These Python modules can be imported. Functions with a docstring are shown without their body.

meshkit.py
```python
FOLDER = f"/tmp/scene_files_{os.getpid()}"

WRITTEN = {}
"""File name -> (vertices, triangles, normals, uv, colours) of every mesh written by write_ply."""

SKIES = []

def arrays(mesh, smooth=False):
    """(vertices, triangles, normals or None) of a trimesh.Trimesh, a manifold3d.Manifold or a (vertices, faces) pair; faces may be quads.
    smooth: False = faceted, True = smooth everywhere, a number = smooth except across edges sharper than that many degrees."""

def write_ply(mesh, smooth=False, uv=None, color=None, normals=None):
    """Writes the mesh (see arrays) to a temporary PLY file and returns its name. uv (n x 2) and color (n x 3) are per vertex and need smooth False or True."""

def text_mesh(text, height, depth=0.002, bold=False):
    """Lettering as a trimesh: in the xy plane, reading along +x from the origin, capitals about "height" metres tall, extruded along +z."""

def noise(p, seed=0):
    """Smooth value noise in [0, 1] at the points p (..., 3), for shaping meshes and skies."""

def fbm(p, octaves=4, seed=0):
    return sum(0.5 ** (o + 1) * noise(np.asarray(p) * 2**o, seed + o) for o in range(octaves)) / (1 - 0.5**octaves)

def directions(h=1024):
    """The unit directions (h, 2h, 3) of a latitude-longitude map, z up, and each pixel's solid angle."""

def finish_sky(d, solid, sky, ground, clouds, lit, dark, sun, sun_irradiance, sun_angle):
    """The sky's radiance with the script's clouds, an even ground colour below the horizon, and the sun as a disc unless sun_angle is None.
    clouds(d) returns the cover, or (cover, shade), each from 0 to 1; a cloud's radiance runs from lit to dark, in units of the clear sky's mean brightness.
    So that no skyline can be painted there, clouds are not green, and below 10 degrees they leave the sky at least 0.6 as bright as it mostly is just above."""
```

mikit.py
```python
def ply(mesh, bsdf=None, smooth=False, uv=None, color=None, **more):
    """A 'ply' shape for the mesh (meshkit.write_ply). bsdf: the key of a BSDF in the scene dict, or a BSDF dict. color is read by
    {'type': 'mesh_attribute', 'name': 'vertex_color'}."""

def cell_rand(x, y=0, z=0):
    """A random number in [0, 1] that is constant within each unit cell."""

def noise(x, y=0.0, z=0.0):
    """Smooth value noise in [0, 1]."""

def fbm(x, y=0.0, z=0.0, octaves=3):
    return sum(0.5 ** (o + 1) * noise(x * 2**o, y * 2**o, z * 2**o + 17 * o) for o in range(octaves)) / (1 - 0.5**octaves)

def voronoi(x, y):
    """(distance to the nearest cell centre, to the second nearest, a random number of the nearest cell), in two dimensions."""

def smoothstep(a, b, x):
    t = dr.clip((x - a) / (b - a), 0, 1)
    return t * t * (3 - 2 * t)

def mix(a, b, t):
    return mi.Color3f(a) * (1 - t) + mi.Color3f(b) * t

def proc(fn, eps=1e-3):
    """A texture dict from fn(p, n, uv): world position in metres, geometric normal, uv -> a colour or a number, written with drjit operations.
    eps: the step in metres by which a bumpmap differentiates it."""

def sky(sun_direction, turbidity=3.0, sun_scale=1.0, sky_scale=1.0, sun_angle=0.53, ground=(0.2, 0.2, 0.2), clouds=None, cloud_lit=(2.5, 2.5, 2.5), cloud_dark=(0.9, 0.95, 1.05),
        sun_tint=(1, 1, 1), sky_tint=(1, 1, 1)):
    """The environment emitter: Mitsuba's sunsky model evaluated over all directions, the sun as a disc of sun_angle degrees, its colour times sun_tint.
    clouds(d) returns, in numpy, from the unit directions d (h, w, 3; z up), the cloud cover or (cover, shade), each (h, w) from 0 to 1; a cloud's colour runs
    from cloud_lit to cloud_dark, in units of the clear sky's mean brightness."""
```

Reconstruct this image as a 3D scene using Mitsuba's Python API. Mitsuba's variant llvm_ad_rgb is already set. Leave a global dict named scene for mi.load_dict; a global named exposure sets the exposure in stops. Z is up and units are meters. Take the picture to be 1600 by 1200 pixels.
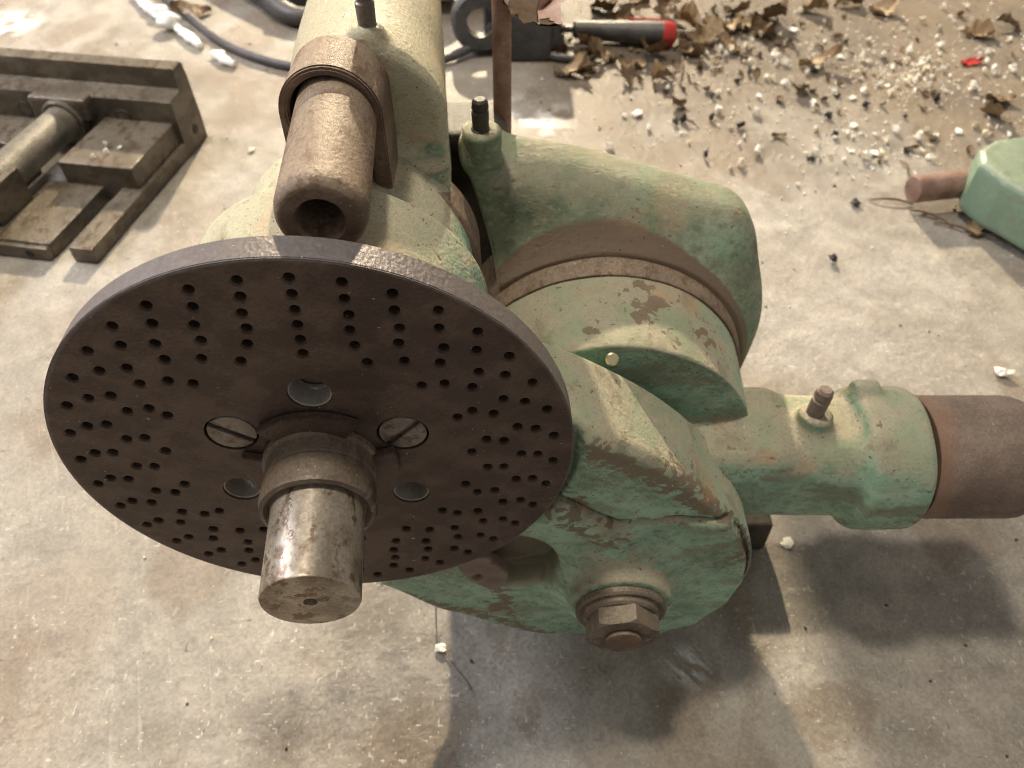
import math, random
import numpy as np, trimesh, manifold3d, shapely, shapely.geometry as sg
import drjit as dr, mitsuba as mi
import mikit, meshkit
from mikit import proc, noise, fbm, voronoi, cell_rand, smoothstep, mix

T = mi.ScalarTransform4f
rng = np.random.default_rng(7)
scene, labels = {}, {}

# ------------------------------------------------------------------ camera, light, exposure
PITCH = math.radians(47.0)
EYE = [0.0, 0.0, 0.35]
scene['camera'] = {
    'type': 'thinlens', 'fov': 67.31, 'fov_axis': 'x', 'aperture_radius': 0.0007, 'focus_distance': 0.225,
    'near_clip': 0.01, 'far_clip': 20.0,
    'to_world': T().look_at(origin=EYE, target=[0, EYE[1] + math.cos(PITCH), EYE[2] - math.sin(PITCH)], up=[0, 0, 1])}
exposure = 0.03


def lamp(name, pos, target, w, h, rgb, label):
    """A shop lamp: a flat diffuser that shines towards target, in a shallow housing."""
    pos = np.array(pos, float)
    frame = T().look_at(origin=pos.tolist(), target=list(target), up=[0, 0, 1])
    scene[name + '__diffuser'] = {'type': 'rectangle', 'to_world': frame @ T().scale([w / 2, h / 2, 1]),
                                  'emitter': {'type': 'area', 'radiance': {'type': 'rgb', 'value': list(rgb)}},
                                  'bsdf': {'type': 'diffuse', 'reflectance': {'type': 'rgb', 'value': 0.5}}}
    scene[name + '__housing'] = {'type': 'cube', 'to_world': frame @ T().translate([0, 0, -0.045]) @ T().scale([w / 2 + .02, h / 2 + .02, 0.04]),
                                 'bsdf': {'type': 'diffuse', 'reflectance': {'type': 'rgb', 'value': 0.3}}}
    labels[name] = {'label': label, 'category': 'lamp'}


lamp('ceiling_lamp', (-.42, .55, 2.3), (0, .2, .1), .22, .22, (215, 196, 165), 'square ceiling lamp above and left of the machine')
lamp('side_lamp', (-1.9, .95, 1.45), (0, .2, .1), .7, .7, (22, 22.5, 25), 'large cool white lamp panel on the left side')
# a bare warm bulb low behind the machine; a plank hangs between it and the near right part of the floor
scene['bulb_lamp__bulb'] = {'type': 'sphere', 'center': [-.2, 4.0, 1.95], 'radius': .05, 'emitter': {'type': 'area', 'radiance': {'type': 'rgb', 'value': [13600, 11400, 8100]}},
                            'bsdf': {'type': 'diffuse', 'reflectance': {'type': 'rgb', 'value': .5}}}
scene['bulb_lamp__socket'] = {'type': 'cylinder', 'p0': [-.2, 4.0, 2.0], 'p1': [-.2, 4.0, 2.2], 'radius': .03, 'bsdf': {'type': 'diffuse', 'reflectance': {'type': 'rgb', 'value': .1}}}
labels['bulb_lamp'] = {'label': 'bare warm bulb hanging low behind the machine', 'category': 'lamp'}
scene['plywood_board'] = {'type': 'cube', 'to_world': T().translate([.622, 1.03, .60]) @ T().scale([.555, .009, .21]), 'bsdf': {'type': 'diffuse', 'reflectance': {'type': 'rgb', 'value': [.30, .22, .14]}}}
labels['plywood_board'] = {'label': 'plain plywood board hanging above the floor beyond the far right', 'category': 'board'}
scene['room_light'] = {'type': 'constant', 'radiance': {'type': 'rgb', 'value': [.36, .345, .325]}}

# ------------------------------------------------------------------ materials


def C3(a):
    return mi.Color3f(*a)


def near(p, c, r, soft=.5):
    """1 inside the ball round c, fading to 0 at r."""
    d = dr.norm(p - mi.Point3f(*c)) / r
    return 1 - smoothstep(1 - soft, 1, d)


RUST_SPOTS = [((.052, .228, .155), .017), ((.078, .222, .143), .013), ((.030, .212, .156), .008), ((.064, .212, .150), .009), ((.002, .162, .083), .021), ((.072, .157, .118), .016), ((.062, .16, .132), .018), ((.035, .155, .103), .012), ((.022, .156, .118), .012),
              ((-.005, .155, .045), .012), ((.05, .22, .152), .01), ((.09, .16, .085), .012), ((.155, .185, .105), .008)]
FRESH_SPOTS = [((.028, .205, .155), .016), ((.165, .18, .075), .022), ((.09, .25, .165), .03), ((.085, .157, .06), .02), ((.02, .153, .06), .025), ((.05, .2, .155), .016)]


RUST_EDGES = [((.026, .157, .150), (.050, .157, .133), .009), ((.050, .157, .133), (.079, .158, .106), .010), ((.010, .154, .119), (.043, .154, .097), .008), ((-.006, .154, .060), (.002, .152, .028), .008),
              ((.098, .16, .064), (.088, .157, .097), .007), ((.104, .27, .150), (.112, .272, .105), .005), ((.164, .172, .088), (.163, .178, .066), .006), ((-.045, .155, .055), (.02, .154, .016), .006), ((.03, .197, .153), (.085, .2, .133), .004)]


def near_seg(p, a, b, r):
    a, d = mi.Point3f(*a), mi.Vector3f(*[q - w for q, w in zip(b, a)])
    t = dr.clip(dr.dot(p - a, d) / dr.dot(d, d), 0, 1)
    return 1 - smoothstep(0, 1, dr.norm(p - (a + d * t)) / r)


def wear(p):
    s = p * 1000
    warp = fbm(s.x * .16, s.y * .16, s.z * .16, 3)
    chips = fbm(s.x * .30 + warp * 3, s.y * .36 - warp * 2, s.z * .42 + warp, 5)
    return s, warp, chips


def paint_color(p, n, uv):
    s, warp, chips = wear(p)
    fine = fbm(s.x * 1.9, s.y * 1.9, s.z * 1.9, 2)
    big = fbm(s.x * .035 + 5, s.y * .035, s.z * .035, 3)
    c = mix((.205, .325, .228), (.295, .43, .315), smoothstep(.3, .7, warp))
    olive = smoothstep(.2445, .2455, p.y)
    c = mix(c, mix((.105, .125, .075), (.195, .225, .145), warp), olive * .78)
    fresh = mi.Float(0)
    for q, r in FRESH_SPOTS:
        fresh = dr.maximum(fresh, near(p, q, r, .8))
    c = mix(c, (.29, .45, .325), fresh * smoothstep(.38, .6, chips * .5 + warp * .5))
    # grime in the grain
    c = mix(c, (.10, .12, .075), .75 * smoothstep(.46, .72, fine * .5 + big * .5))
    grit_ = fbm(s.x * .5 + 3, s.y * .5, s.z * .5, 4)
    c = mix(c, (.12, .095, .06), .42 * smoothstep(.52, .68, grit_ + .35 * (big - .5)))
    c = mix(c, (.34, .40, .30), .35 * smoothstep(.58, .70, fbm(s.x * .45 + 70, s.y * .45, s.z * .45, 4)))
    # tan dust lies on what faces up
    up = n.z * .75 + .35 * (big - .5) + .5 * (warp - .5)
    dust = smoothstep(.16, .58, up)
    tower = smoothstep(.160, .164, p.y) * (1 - smoothstep(-.021, -.015, p.x - .3 * dr.maximum(.245 - p.y, 0) * 2)) * smoothstep(.188, .198, p.z)
    dust = dr.maximum(dust, tower * smoothstep(.30, .62, warp + .6 * smoothstep(.205, .24, p.z)))
    dustc = mix((.27, .215, .145), (.38, .325, .235), big + .5 * (fine - .5))
    dustc = mix(dustc, (.27, .27, .175), smoothstep(.45, .65, fbm(s.x * .09, s.y * .09 + 9, s.z * .09, 2)))
    dustc = mix(dustc, mix((.40, .33, .20), (.50, .44, .33), big), tower * .8)
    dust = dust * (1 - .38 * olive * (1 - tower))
    c = mix(c, dustc, dust * (.74 + .5 * (fine - .35)))
    c = c * (.84 + .32 * noise(s.x * 1.9, s.y * 1.9, s.z * 1.9))
    # bare, rusty iron where the paint is gone
    rust = smoothstep(.735, .755, chips) * .8
    for a, b, r in RUST_EDGES:
        rust = dr.maximum(rust, smoothstep(.46, .56, near_seg(p, a, b, r) * .6 + (chips - .5) * 1.3 + .08))
    for q, r in RUST_SPOTS:
        rust = dr.maximum(rust, smoothstep(.50, .54, near(p, q, r * 1.15, 1.0) * .55 + (chips - .5) * 1.5 + .12))
    rustc = mix((.085, .058, .040), (.20, .135, .088), dr.clip(fine * .7 + (big - .3) * .8, 0, 1))
    rust = dr.maximum(rust, near(p, (.0, .168, .083), .0255, .25) * smoothstep(.1525, .1545, p.y) * .97)
    qx, qz = p.x - .0395, p.z - .0925
    q = dr.sqrt(qx * qx + qz * qz)
    th = dr.atan2(qx, qz)
    w = .0035 + .0085 * dr.exp(-dr.square((th + .12) / .55)) + .002 * (warp - .5)
    band = (1 - smoothstep(w * .8, w * 1.1, q - .0655 + .0012 * (chips - .5))) * smoothstep(.2445, .2455, p.y)
    rust = dr.maximum(rust, band)
    c = mix(c, rustc, rust * (.72 + .5 * (fine - .3)))
    c = mix(c, (.17, .12, .085), band * .93)
    smear = smoothstep(.54, .70, fbm(s.x * .05 + warp, s.y * .05, s.z * .16 + 3 + warp, 4)) * (1 - olive)
    c = mix(c, mix((.12, .085, .05), (.21, .165, .105), fine), smear * .45)
    orange = smoothstep(.6, .75, fbm(s.x * .06 + 31, s.y * .06, s.z * .06, 3)) * dust
    c = mix(c, (.40, .22, .11), orange * .35)
    # dark pits and pale specks
    c = mix(c, (.035, .032, .025), .7 * smoothstep(.80, .86, noise(s.x * 1.1 + warp, s.y * 1.1, s.z * 1.1)) * smoothstep(.5, .6, fine))
    c = mix(c, (.6, .56, .45), smoothstep(.965, .98, noise(s.x * .8 + 40, s.y * .8, s.z * .8)))
    return c


def paint_bump(p, n, uv):
    s, warp, chips = wear(p)
    return fbm(s.x * 1.1, s.y * 1.1, s.z * 1.1, 3) * .00036 - smoothstep(.70, .74, chips) * .00012


def paint_rough(p, n, uv):
    s = p * 1000
    return .42 + .3 * fbm(s.x * .3, s.y * .3, s.z * .3, 2) + .15 * n.z


scene['paint'] = {'type': 'bumpmap', 'scale': 1.0, 'arbitrary': proc(paint_bump, 4e-4),
                  'nested': {'type': 'principled', 'base_color': proc(paint_color), 'roughness': proc(paint_rough), 'specular': .4}}


def metal(name, a, b, rough, metallic=.0, spec=.5, scale=1.0, fleck=None, amp=.00015, dusty=0.0, streak=0.0):
    def col(p, n, uv):
        s = p * 1000 * scale
        w = fbm(s.x * .12, s.y * .12, s.z * .12, 3)
        f = fbm(s.x * 1.3, s.y * 1.3, s.z * 1.3, 2)
        c = mix(a, b, dr.clip(smoothstep(.3, .7, w) * .65 + (f - .5) * .9, 0, 1))
        if dusty:
            c = mix(c, (.36, .28, .19), dusty * smoothstep(.1, .85, n.z) * (.55 + .9 * (f - .3)))
        if name == 'plate_iron':
            rad = dr.norm(p - mi.Point3f(-.0601, .1535, .155))
            c = mix(c, mix((.092, .078, .076), (.155, .135, .133), f), .85 * smoothstep(.0788, .0797, rad + .0012 * (w - .5)))
        if name == 'rust_spindle':
            c = mix(c, (.25, .135, .080), .55 * (1 - smoothstep(.170, .181, p.x + .012 * (w - .5))))
        if fleck is not None:
            c = mix(c, fleck, .85 * smoothstep(.52, .72, fbm(s.x * .35 + 8 + 2 * w, s.y * .22, s.z * .35 + f, 4)))
        c = mix(c, (.55, .5, .42), .8 * smoothstep(.955, .975, noise(s.x * .9 + 3, s.y * .9, s.z * .9)))
        return c

    def bump(p, n, uv):
        s = p * 1000 * scale
        return fbm(s.x * 1.2, s.y * 1.2, s.z * 1.2, 3) * amp

    scene[name] = {'type': 'bumpmap', 'scale': 1.0, 'arbitrary': proc(bump, 4e-4),
                   'nested': {'type': 'principled', 'base_color': proc(col), 'roughness': rough, 'metallic': metallic, 'specular': spec}}


metal('plate_iron', (.050, .032, .025), (.105, .070, .054), .50, .25, .5, amp=.00030, dusty=.06)
metal('rust_iron', (.105, .070, .050), (.20, .140, .102), .66, .1, .45, fleck=(.13, .075, .045), amp=.0003, dusty=.5)
metal('rust_spindle', (.115, .080, .066), (.205, .150, .122), .5, .1, .45, amp=.0001, dusty=.25)
metal('bolt_iron', (.070, .056, .045), (.165, .135, .105), .5, .2, .5, fleck=(.20, .15, .10), amp=.00025, dusty=.5)
metal('collar_iron', (.070, .050, .038), (.150, .115, .090), .5, .15, .5, fleck=(.18, .14, .105), amp=.0002, dusty=.28)
metal('lining_steel', (.30, .28, .25), (.42, .39, .35), .5, .3, .5, amp=.0001)
metal('lug_iron', (.13, .095, .075), (.23, .18, .145), .55, .1, .4, amp=.0002, dusty=.2)
metal('worn_steel', (.25, .205, .155), (.50, .44, .355), .40, .6, .5, fleck=(.14, .085, .05), amp=.00007)
metal('dull_steel', (.13, .115, .10), (.24, .21, .18), .42, .5, .5, fleck=(.10, .07, .05), amp=.0001)
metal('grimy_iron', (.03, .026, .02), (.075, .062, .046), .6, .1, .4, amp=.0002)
metal('vise_iron', (.09, .078, .062), (.19, .165, .13), .42, .45, .5, scale=.6, fleck=(.10, .065, .04), amp=.0004, dusty=.3)
metal('vise_screw_steel', (.13, .115, .09), (.26, .23, .185), .5, .15, .5, scale=.6, amp=.0002)
metal('dark_plastic', (.028, .028, .030), (.075, .074, .076), .45, .0, .5, scale=.5, amp=.0002, dusty=.18)
metal('cord_rubber', (.045, .042, .050), (.085, .08, .092), .5, .0, .5, scale=.5, amp=.0001, dusty=.1)
metal('far_paint', (.15, .225, .155), (.20, .285, .205), .42, .0, .5, scale=.4, fleck=(.17, .20, .145), amp=.0003, dusty=.3)
metal('rod_rust', (.17, .095, .07), (.30, .20, .16), .6, .0, .4, amp=.0002)
metal('leaf_brown', (.10, .062, .032), (.24, .165, .095), .7, .0, .3, scale=.35, amp=.0004)
metal('leaf_pale', (.24, .16, .085), (.40, .30, .185), .7, .0, .3, scale=.35, amp=.0004)
metal('leaf_pink', (.40, .27, .22), (.58, .44, .37), .7, .0, .3, scale=.35, amp=.0004)
metal('pellet_black', (.015, .014, .013), (.05, .045, .042), .6, .0, .4, amp=.0002)
metal('twig_bark', (.09, .05, .03), (.2, .12, .075), .7, .0, .3, amp=.0002)
scene['crumb_white'] = {'type': 'principled', 'base_color': {'type': 'rgb', 'value': [.82, .78, .68]}, 'roughness': .7}
scene['crumb_cream'] = {'type': 'principled', 'base_color': {'type': 'rgb', 'value': [.66, .58, .44]}, 'roughness': .7}
scene['white_foam'] = {'type': 'principled', 'base_color': {'type': 'rgb', 'value': [.78, .78, .76]}, 'roughness': .65}
scene['white_film'] = {'type': 'principled', 'base_color': {'type': 'rgb', 'value': [.72, .73, .75]}, 'roughness': .25, 'specular': .6}
scene['red_plastic'] = {'type': 'principled', 'base_color': {'type': 'rgb', 'value': [.38, .025, .02]}, 'roughness': .35}
scene['brass'] = {'type': 'principled', 'base_color': {'type': 'rgb', 'value': [.75, .62, .38]}, 'roughness': .3, 'metallic': 1.0}
scene['wire_grey'] = {'type': 'principled', 'base_color': {'type': 'rgb', 'value': [.25, .22, .18]}, 'roughness': .4, 'metallic': .4}


def floor_color(p, n, uv):
    x, y = p.x, p.y
    w1, w2 = fbm(x * 5 + 3, y * 5, 1.0, 3), fbm(x * 9, y * 9, 7.0, 3)
    big = fbm(x * 3.2 + 1.2 * w1, y * 3.2 + 1.2 * w2, 0, 4)
    mid = fbm(x * 26 + 2 * w1, y * 26, 3.0, 4)
    c = mix((.178, .150, .120), (.272, .245, .208), smoothstep(.34, .64, big))
    c = mix(c, (.15, .118, .086), .75 * smoothstep(.50, .70, mid * .6 + (1 - big) * .4))
    c = mix(c, (.34, .315, .28), .5 * smoothstep(.52, .68, fbm(x * 14 + 9, y * 14, 5., 4)))
    m2 = fbm(x * 75 + 3 * w2, y * 75, 6.0, 4)
    c = c * (.72 + .56 * m2)
    c = mix(c, (.17, .125, .085), .55 * smoothstep(.55, .68, fbm(x * 20 + 2 * w1, y * 11 + w2, 8., 4)))
    e1, e2, _ = voronoi(x * 9 + 1.3 * w1 + .3 * mid, y * 9 + 1.3 * w2 + .3 * m2)
    c = mix(c, (.12, .09, .065), .16 * (1 - smoothstep(.004, .018, e2 - e1)) * smoothstep(.53, .62, w2))
    sc = noise((x + .35 * y) * 900 + 60 * w1, (y - .35 * x) * 34, 4.)
    c = mix(c, (.50, .47, .42), .22 * smoothstep(.86, .93, sc) * smoothstep(.48, .6, w1))
    # trowel and drag streaks
    st = fbm((x * .8 + y * .55) * 170, (x * .55 - y * .8) * 28, 2.0, 3)
    c = c * (1 + .14 * (st - .5))
    # dirt swept towards the far right, an oily blot, white spill, brown rings
    dirt = smoothstep(.06, .36, (x - .05) * .5 + (y - .52) * .8 + .25 * (w2 - .5))
    c = mix(c, mix((.082, .062, .043), (.165, .130, .095), mid), dirt * .88)
    murk = near(mi.Point3f(x, y * .8, 0), (.17, .73, 0), .17, .7) * (.5 + mid)
    c = mix(c, (.085, .066, .048), dr.clip(murk, 0, 1) * .7)
    blot = 1 - smoothstep(.6, 1.0, dr.sqrt(dr.square((x - .143) / .024) + dr.square((y - .128) / .018)) + 1.1 * (fbm(x * 90, y * 90, 0, 3) - .5))
    c = mix(c, (.15, .115, .08), blot * .6)
    spill = near(mi.Point3f(x, y, 0), (.012, .66, 0), .06, .9) * smoothstep(.42, .62, fbm(x * 60, y * 60, 2., 4))
    c = mix(c, (.58, .56, .52), spill)
    scuff = near(mi.Point3f(x * 1.0, y * 1.0, 0), (.0816, .1478, 0), .014, .9) * smoothstep(.4, .6, fbm((x + y) * 320, (x - y) * 90, 2., 3))
    c = mix(c, (.62, .62, .63), scuff * .8)
    scuff2 = near(mi.Point3f(x, y, 0), (-.56, .87, 0), .05, .6) * smoothstep(.4, .5, fbm(x * 70, y * 70, 4., 3))
    c = mix(c, (.62, .61, .58), scuff2)
    rs = fbm(x * 7 + 40, y * 7 + 3, 9., 3)
    c = mix(c, (.225, .165, .105), .30 * smoothstep(.56, .72, rs))
    # sand grains and pits
    g = noise(x * 620, y * 620, 0)
    g2 = noise(x * 470 + 50 + 3 * mid, y * 470, 0)
    c = c * (.76 + .48 * fbm(x * 900, y * 900, 1., 2))
    c = mix(c, (.62, .57, .48), .5 * smoothstep(.86, .95, g) * smoothstep(.4, .7, mid + .2 * w1))
    c = mix(c, (.14, .115, .09), .35 * smoothstep(.86, .98, g2))
    wx, wy = x + .003 * (mid - .5), y + .003 * (fbm(x * 33, y * 33, 5., 3) - .5)
    c = mix(c, (.62, .59, .52), .7 * smoothstep(.962, .985, noise((wx + .6 * wy) * 330 + 9, (wy - .6 * wx) * 330, mid * 3)))
    c = mix(c, (.11, .09, .07), .7 * smoothstep(.972, .985, noise(wx * 260 + 99, wy * 260, 0)))
    return c


def floor_bump(p, n, uv):
    x, y = p.x, p.y
    return fbm(x * 330, y * 330, 0., 4) * .0006 + fbm(x * 40, y * 40, 0., 3) * .0012 


scene['concrete'] = {'type': 'bumpmap', 'scale': 1.0, 'arbitrary': proc(floor_bump, 5e-4),
                     'nested': {'type': 'principled', 'base_color': proc(floor_color), 'roughness': .62, 'specular': .4}}

# ------------------------------------------------------------------ helpers


def obj(name, mesh, m, parent=None, smooth=30, **k):
    key = (parent + '__' + name) if parent else name
    i, base = 0, key
    while key in scene or key in labels or any(q.startswith(key + '__') for q in scene):
        i += 1
        key = f'{base}_{i:03d}'
    scene[key] = mikit.ply(mesh, m, smooth=smooth, **k)
    return key


def tag(key, label, cat=None, group=None, kind=None):
    labels[key] = {'label': label}
    if cat: labels[key]['category'] = cat
    if group: labels[key]['group'] = group
    if kind: labels[key]['kind'] = kind


def basis(axis, upv=(0, 0, 1)):
    a = np.array(axis, float); a /= np.linalg.norm(a)
    upv = np.array(upv, float)
    if abs(a @ upv) > .95: upv = np.array([0, 1., 0])
    r = np.cross(upv, a); r /= np.linalg.norm(r)
    return r, np.cross(a, r), a


def lathe(profile, origin, axis, seg=96):
    """Turns (distance along the axis, radius) round the axis."""
    r, u, a = basis(axis)
    p = np.array(profile, float)
    m = trimesh.creation.revolve(p[:, ::-1], sections=seg)
    v = m.vertices @ np.array([r, u, a]) + np.array(origin, float)
    m = trimesh.Trimesh(v, m.faces, process=True)
    if m.volume < 0: m.invert()
    return m


def rod(d0, d1, R, ch, origin, axis, seg=64, hole=0, hd=0.004):
    pr = [(d0, 0), (d0, R - ch), (d0 + ch * .3, R - ch * .3), (d0 + ch, R), (d1 - ch, R), (d1 - ch * .3, R - ch * .3), (d1, R - ch)]
    pr += [(d1, hole), (d1 - hd, hole * .85), (d1 - hd * 1.3, 0)] if hole else [(d1, 0)]
    return lathe(pr, origin, axis, seg)


def extrude(poly, d0, d1, origin, axis, bevel=0, upv=(0, 0, 1)):
    """A shapely polygon in (r, u) pushed along the axis, with bevelled ends."""
    r, u, a = basis(axis, upv)
    if bevel:
        cs = lambda g: manifold3d.CrossSection([np.array(g.exterior.coords)[:-1]] + [np.array(h.coords)[:-1] for h in g.interiors], manifold3d.FillRule.EvenOdd)
        ins = poly.buffer(-bevel, join_style=2)
        full = manifold3d.Manifold.extrude(cs(poly), d1 - d0 - 2 * bevel).translate([0, 0, bevel])
        mid = manifold3d.Manifold.extrude(cs(ins), d1 - d0)
        half = manifold3d.Manifold.extrude(cs(poly.buffer(-bevel * .35, join_style=2)), d1 - d0 - 2 * bevel * .35).translate([0, 0, bevel * .35])
        q = (full + mid + half).to_mesh()
        m = trimesh.Trimesh(q.vert_properties[:, :3], q.tri_verts)
    else:
        m = trimesh.creation.extrude_polygon(poly, d1 - d0, engine='earcut')
    v = m.vertices + [0, 0, d0]
    v = v @ np.array([r, u, a]) + np.array(origin, float)
    m = trimesh.Trimesh(v, m.faces, process=False)
    return m


def rbox(x0, x1, y0, y1, z0, z1, b=.001):
    """A box with rounded edges."""
    pts = []
    for sx in (x0 + b, x1 - b):
        for sy in (y0 + b, y1 - b):
            for sz in (z0 + b, z1 - b):
                for d in np.vstack([np.eye(3), -np.eye(3), np.array(np.meshgrid([-1, 1], [-1, 1], [-1, 1])).reshape(3, -1).T * .577,
                                    np.array([(a, c, 0) for a in (-.707, .707) for c in (-.707, .707)] + [(a, 0, c) for a in (-.707, .707) for c in (-.707, .707)] + [(0, a, c) for a in (-.707, .707) for c in (-.707, .707)])]):
                    pts.append(np.array([sx, sy, sz]) + b * d)
    return trimesh.convex.convex_hull(np.array(pts))


def tube(pts, radii, sides=12, n=0, caps=True):
    p = np.asarray(pts, float)
    radii = np.broadcast_to(np.asarray(radii, float), (len(p),))
    if n:
        from scipy.interpolate import CubicSpline
        t = np.r_[0, np.cumsum(np.linalg.norm(np.diff(p, axis=0), axis=1))]
        tt = np.linspace(0, t[-1], n)
        p, radii = CubicSpline(t, p)(tt), np.interp(tt, t, radii)
    tg = np.gradient(p, axis=0); tg /= np.linalg.norm(tg, axis=1, keepdims=True)
    ref = np.array([0, 0, 1.0]) if np.abs(tg[:, 2]).max() < .93 else np.array([.3, .9, .1])
    a = np.cross(tg, ref); a /= np.linalg.norm(a, axis=1, keepdims=True)
    b = np.cross(a, tg)
    th = np.arange(sides) * 2 * np.pi / sides
    v = p[:, None] + radii[:, None, None] * (np.cos(th)[None, :, None] * a[:, None] + np.sin(th)[None, :, None] * b[:, None])
    i, j = np.meshgrid(np.arange(len(p) - 1), np.arange(sides), indexing='ij')
    q = np.stack([i * sides + j, i * sides + (j + 1) % sides, (i + 1) * sides + (j + 1) % sides, (i + 1) * sides + j], -1).reshape(-1, 4)
    f = np.vstack([q[:, [0, 1, 2]], q[:, [0, 2, 3]]])
    v = v.reshape(-1, 3)
    if caps:
        k = len(v); v = np.vstack([v, p[0], p[-1]]); j = np.arange(sides); e = (len(p) - 1) * sides
        f = np.vstack([f, np.stack([(j + 1) % sides, j, j * 0 + k], 1), np.stack([e + j, e + (j + 1) % sides, j * 0 + k + 1], 1)])
    m = trimesh.Trimesh(v, f, process=False)
    if m.volume < 0: m.invert()
    return m


# castings are blended solids: a distance function, its zero surface (surface nets) and a Newton step onto it
def smin(a, b, k):
    h = np.clip(.5 + .5 * (b - a) / k, 0, 1)
    return b + (a - b) * h - k * h * (1 - h)


def smax(a, b, k): return -smin(-a, -b, k)


def s_cyl(X, Y, Z, c, R, h, ax='y', rd=.002):
    if ax == 'y': q, l = np.hypot(X - c[0], Z - c[2]), np.abs(Y - c[1])
    elif ax == 'x': q, l = np.hypot(Y - c[1], Z - c[2]), np.abs(X - c[0])
    else: q, l = np.hypot(X - c[0], Y - c[1]), np.abs(Z - c[2])
    q, l = q - R + rd, l - h + rd
    return np.minimum(np.maximum(q, l), 0) + np.hypot(np.maximum(q, 0), np.maximum(l, 0)) - rd


def s_cone(X, Y, Z, x, z, y0, r0, y1, r1):
    """Solid between y0 and y1 whose radius runs from r0 to r1."""
    q = np.hypot(X - x, Z - z)
    sl = (r1 - r0) / (y1 - y0)
    side = (q - (r0 + sl * (Y - y0))) / math.hypot(1, sl)
    return np.maximum(side, np.maximum(y0 - Y, Y - y1))


def s_box(X, Y, Z, c, h, rd=.002):
    q = [np.abs(X - c[0]) - h[0] + rd, np.abs(Y - c[1]) - h[1] + rd, np.abs(Z - c[2]) - h[2] + rd]
    return np.minimum(np.maximum(np.maximum(q[0], q[1]), q[2]), 0) + np.sqrt(sum(np.maximum(t, 0) ** 2 for t in q)) - rd


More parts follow.
